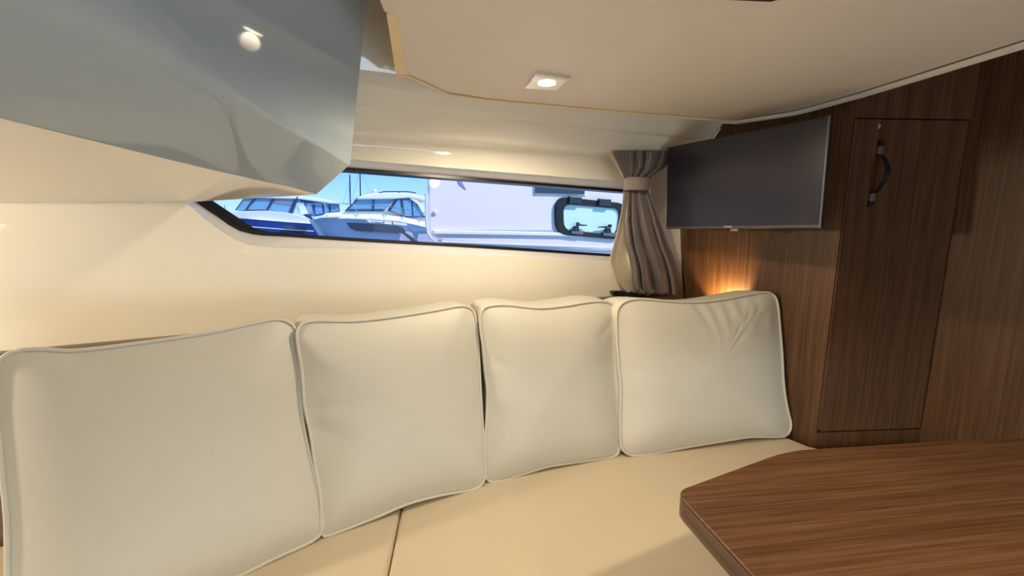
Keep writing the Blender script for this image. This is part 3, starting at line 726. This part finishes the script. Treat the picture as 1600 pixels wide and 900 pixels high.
pipe('bow_rail', [(482, 318.5), (500, 317.6), (550, 318.5), (600, 321.5), (630, 326), (664, 333)], YW + .2, .018, STEEL, wb)
pipe('bow_rail', [(484, 331), (482, 318.5)], YW + .2, .018, STEEL, wb)
for a, b in (((552, 319), (560, 337)), ((598, 321.5), (603, 338)), ((627, 326), (632, 340)), ((654, 331), (658.5, 345)), ((506, 318), (514, 334)), ((482, 319), (492, 341))):
    pipe('stanchion', [a, b], YW + .2, .02, STEEL, wb)
slab('anchor', [(473, 335), (480, 334), (486, 338), (490, 342), (486, 343), (478, 339)], YW + 1.2, .2, FRAMEB, wb)
# --- navy boat further left
YB = 23.0
nb = thing('pilothouse_boat', 'navy blue hulled pilothouse boat at the left end of the window view', 'boat', (-6, 24, -.3))
near = hull('hull', [(333, 337), (345, 339.3), (360, 341), (400, 343.7), (440, 347), (490, 350.5), (532, 353)], YB, 2.8, .25, NAVY, DECKW, nb, stem=.8)
slab('topsides', [(347, 337.5), (352, 331.5), (365, 330.3), (398, 329.6), (420, 329.2), (455, 333.5), (484, 341), (530, 345), (530, 353), (490, 350.2), (440, 346.6), (400, 343.3), (360, 340.6)], YB + .15, 2.4, principled('topside_white', (.70, .73, .84), .35)[0], nb, .03)
tube('bow_rail', [atY(346, 334, YB), atY(350.5, 332, YB), atY(351, 320.5, YB)], .02, STEEL, nb, 6)
tube('hull_stripe', [p + Vector((0, -.03, -.33)) for p in near[2:6]], .025, HULLW, nb, 6)
slab('hull_window', [(443, 352.5), (480, 354.5), (481, 358.5), (477, 361.5), (447, 360), (443, 357)], YB - .05, .05, DGLASS, nb)
slab('cabin', [(371, 329.5), (386, 306), (466, 306), (481, 340), (455, 334), (420, 329)], YB + .45, 1.7, principled('cabin_tint', (.40, .56, .72), .3)[0], nb)
for pts in ([(370, 328.3), (382.5, 311), (395, 311), (384, 328)], [(386.5, 328), (401, 311), (424, 311), (416.5, 328)], [(419.5, 328.3), (430, 311), (463, 311), (452.5, 334.5), (445, 333)]):
    slab('windshield_pane', pts, YB + .40, .05, BGLASS, nb)
slab('side_window', [(457, 335.5), (464, 316), (475, 316), (478, 342), (470, 340)], YB + .40, .05, principled('pale_glass', (.45, .68, .82), .1)[0], nb)
for a, b, w in (((368, 329), (383, 308), .03), ((384.5, 328.5), (399, 308), .045), ((417.5, 328.5), (429, 308), .05), ((453.5, 335), (465, 307), .075)):
    pipe('window_post', [a, b], YB + .36, w, FRAMEB, nb)
pipe('window_sill', [(385, 328.5), (417, 328.6), (453, 335), (481, 343)], YB + .36, .03, FRAMEB, nb)
slab('window_blind', [(430, 313), (460, 316), (459, 321), (429, 317.5)], YB + .38, .02, principled('blind', (.30, .24, .35), .6)[0], nb)
slab('pilothouse_roof', [(380, 309), (384, 304), (468, 306), (500, 310), (528, 316.5), (532, 320), (466, 311)], YB + .3, 2.0, DECKW, nb, .03)
slab('canopy', [(466, 310.5), (498, 314), (530, 318.5), (531.5, 331.5), (495, 338), (477, 338)], YB + .5, 1.6, CANOPY, nb, .03)
for pts in ([(477, 317), (488, 318), (488, 334), (479, 336)], [(492, 317.5), (503, 319), (504, 333.5), (493, 335.5)], [(506, 319), (513, 319.8), (514, 332), (507, 333)], [(516.5, 319.5), (528, 320.8), (529, 330), (517, 331.5)]):
    slab('canopy_window', pts, YB + .46, .03, BGLASS, nb)
slab('cockpit_seat', [(466, 322), (476, 321), (482, 334), (470, 336)], YB + .38, .05, DECKW, nb)
# --- sailing boats seen only by their masts
def mast(u, v0, v1, label, Y, stays):
    o = thing('sailboat_mast', label, 'mast', tuple(atY(u, v1, Y)), 'distant masts')
    b_ = atY(u + .8, v1, Y); pole = tube('pole', [atY(u, v0, Y), Vector((b_.x, Y, -.15))], .055, FRAMEB, o, 6)
    for pts in stays: pipe('stay', pts, Y, .016, STEEL, o)
mast(546.5, 273, 345, 'left of two thin masts above the cruiser bow', 40, [[(546, 283), (536, 318)], [(546, 290), (541, 345)]])
mast(562.5, 270, 345, 'right of two thin masts rising behind the cruiser windshield', 42, [[(561, 271), (549, 316)], [(566, 272), (578, 300)]])
# --- white boat right next to the window
YN = 2.6
nbt = thing('neighbour_boat', 'white boat side close outside the window with a black framed porthole', 'boat', (1.2, YN, 0))
WHB = principled('near_white', (.88, .78, .92), .3)[0]
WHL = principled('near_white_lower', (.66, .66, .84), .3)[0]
slab('cabin_side', [(667, 180), (667, 330), (667.5, 352), (669, 362), (674, 371), (682, 377), (692, 379), (1180, 408), (1180, 180)], YN, (.9, 2.0, 0), WHB, nbt, .02)
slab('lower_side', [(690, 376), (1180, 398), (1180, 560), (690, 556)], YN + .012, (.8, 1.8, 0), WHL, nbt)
slab('corner_edge', [(665.2, 302), (667.5, 302), (668, 345), (670, 360), (676, 371), (684, 377), (681, 377.5), (673, 372.5), (667.5, 364), (665.5, 350)], YN - .012, .02, DECKW, nbt)
slab('grab_strip', [(677, 359.5), (800, 361.5), (960, 366), (1020, 368), (1020, 372), (960, 371), (800, 367.5), (677, 365.8)], YN - .015, .03, DECKW, nbt, .004)
slab('recess_line', [(677, 359.3), (760, 359.2), (900, 359.8), (1020, 364.5), (1020, 368), (960, 366), (800, 361.5)], YN - .003, .004, principled('recess_grey', (.42, .43, .55), .4)[0], nbt)
slab('crease', [(690, 376.6), (1020, 388.5), (1020, 390.5), (690, 378.6)], YN - .002, .01, DECKW, nbt)
slab('upper_window', [(837, 262), (915, 270), (913.5, 303.5), (837, 301.5)], YN - .012, .02, DGLASS, nbt)
slab('window_surround', [(834.5, 260), (917.5, 268), (916, 306), (834.5, 304)], YN - .006, .02, DECKW, nbt, .003)
disc('drain_fitting', atY(680, 331.5, YN), (0, -1, 0), .012, .012, DECKW, nbt, 16, .003)
slab('blue_patch', [(709, 268), (720, 270), (722, 284), (728, 296), (718, 288)], YN - .004, .006, principled('patch_blue', (.28, .32, .58), .4)[0], nbt)  # irregular blue patch standing slightly proud of the cabin side
# porthole
def rrect(pts, r): return round_closed(flat(pts, YN), [r] * 4, 6)
ph_out = rrect([(866, 306), (978, 318), (971, 375), (867, 366)], .095)
ph_in = rrect([(878.5, 319), (967, 326.5), (962, 366), (879.5, 359)], .06)
n = len(ph_out)
fr_v = [p + Vector((0, -.018, 0)) for p in ph_out] + [p + Vector((0, -.018, 0)) for p in ph_in] + [p + Vector((0, .01, 0)) for p in ph_in] + [p + Vector((0, .01, 0)) for p in ph_out]
mesh_obj('porthole_frame', fr_v, [[r * n + j, r * n + (j + 1) % n, ((r + 1) % 4) * n + (j + 1) % n, ((r + 1) % 4) * n + j] for r in range(4) for j in range(n)], BLACK, nbt, 40, .003)
prism('porthole_glass', [p + Vector((0, -.008, 0)) for p in ph_in], (0, .006, 0), SKYGLASS, nbt)
HING = principled('hinge_plastic', (.025, .03, .05), .35)[0]
slab('porthole_hinge', [(890.5, 306.5), (909.5, 307.5), (909, 318.5), (889.5, 317.5)], YN - .035, .03, HING, nbt, .004)
slab('porthole_hinge', [(937, 310), (955.5, 311), (955, 322.5), (936, 321)], YN - .035, .03, HING, nbt, .004)
for bu, bv, sgn_ in ((901.5, 350, 1), (951.5, 353, -1)):
    disc('latch_knob', atY(bu, bv, YN - .03), (0, -1, 0), .0125, .02, HING, nbt, 16, .002)
    slab('latch_lever', [(bu + 2 * sgn_, bv), (bu + 16 * sgn_, bv + 1.2), (bu + 16 * sgn_, bv + 3), (bu + 2 * sgn_, bv + 3)], YN - .035, .01, HING, nbt, .001)
    slab('latch_base', [(bu - 3, bv + 3), (bu + 3, bv + 3), (bu + 4, bv + 11), (bu - 5, bv + 11)], YN - .03, .03, HING, nbt, .002)
    slab('latch_plate', [(bu - 8, bv + 10), (bu + 12, bv + 10.5), (bu + 9, bv + 17), (bu - 9, bv + 15)], YN - .028, .02, principled('latch_plate', (.16, .15, .20), .3)[0], nbt, .002)
# its bowsprit fitting poking out to the left
pipe('bow_fitting', [(672, 361.5), (655, 361.5), (646, 362.5)], YN + .25, .016, DECKW, nbt)
pipe('fitting_arm', [(648, 363), (640, 359), (633, 359)], YN + .25, .010, DECKW, nbt)
pipe('fitting_arm', [(640, 359), (639, 355.5)], YN + .25, .007, DECKW, nbt)
slab('fitting_bracket', [(645, 364), (654, 366), (652, 374), (649, 376)], YN + .25, .02, WHB, nbt)
bpy.context.view_layer.update()
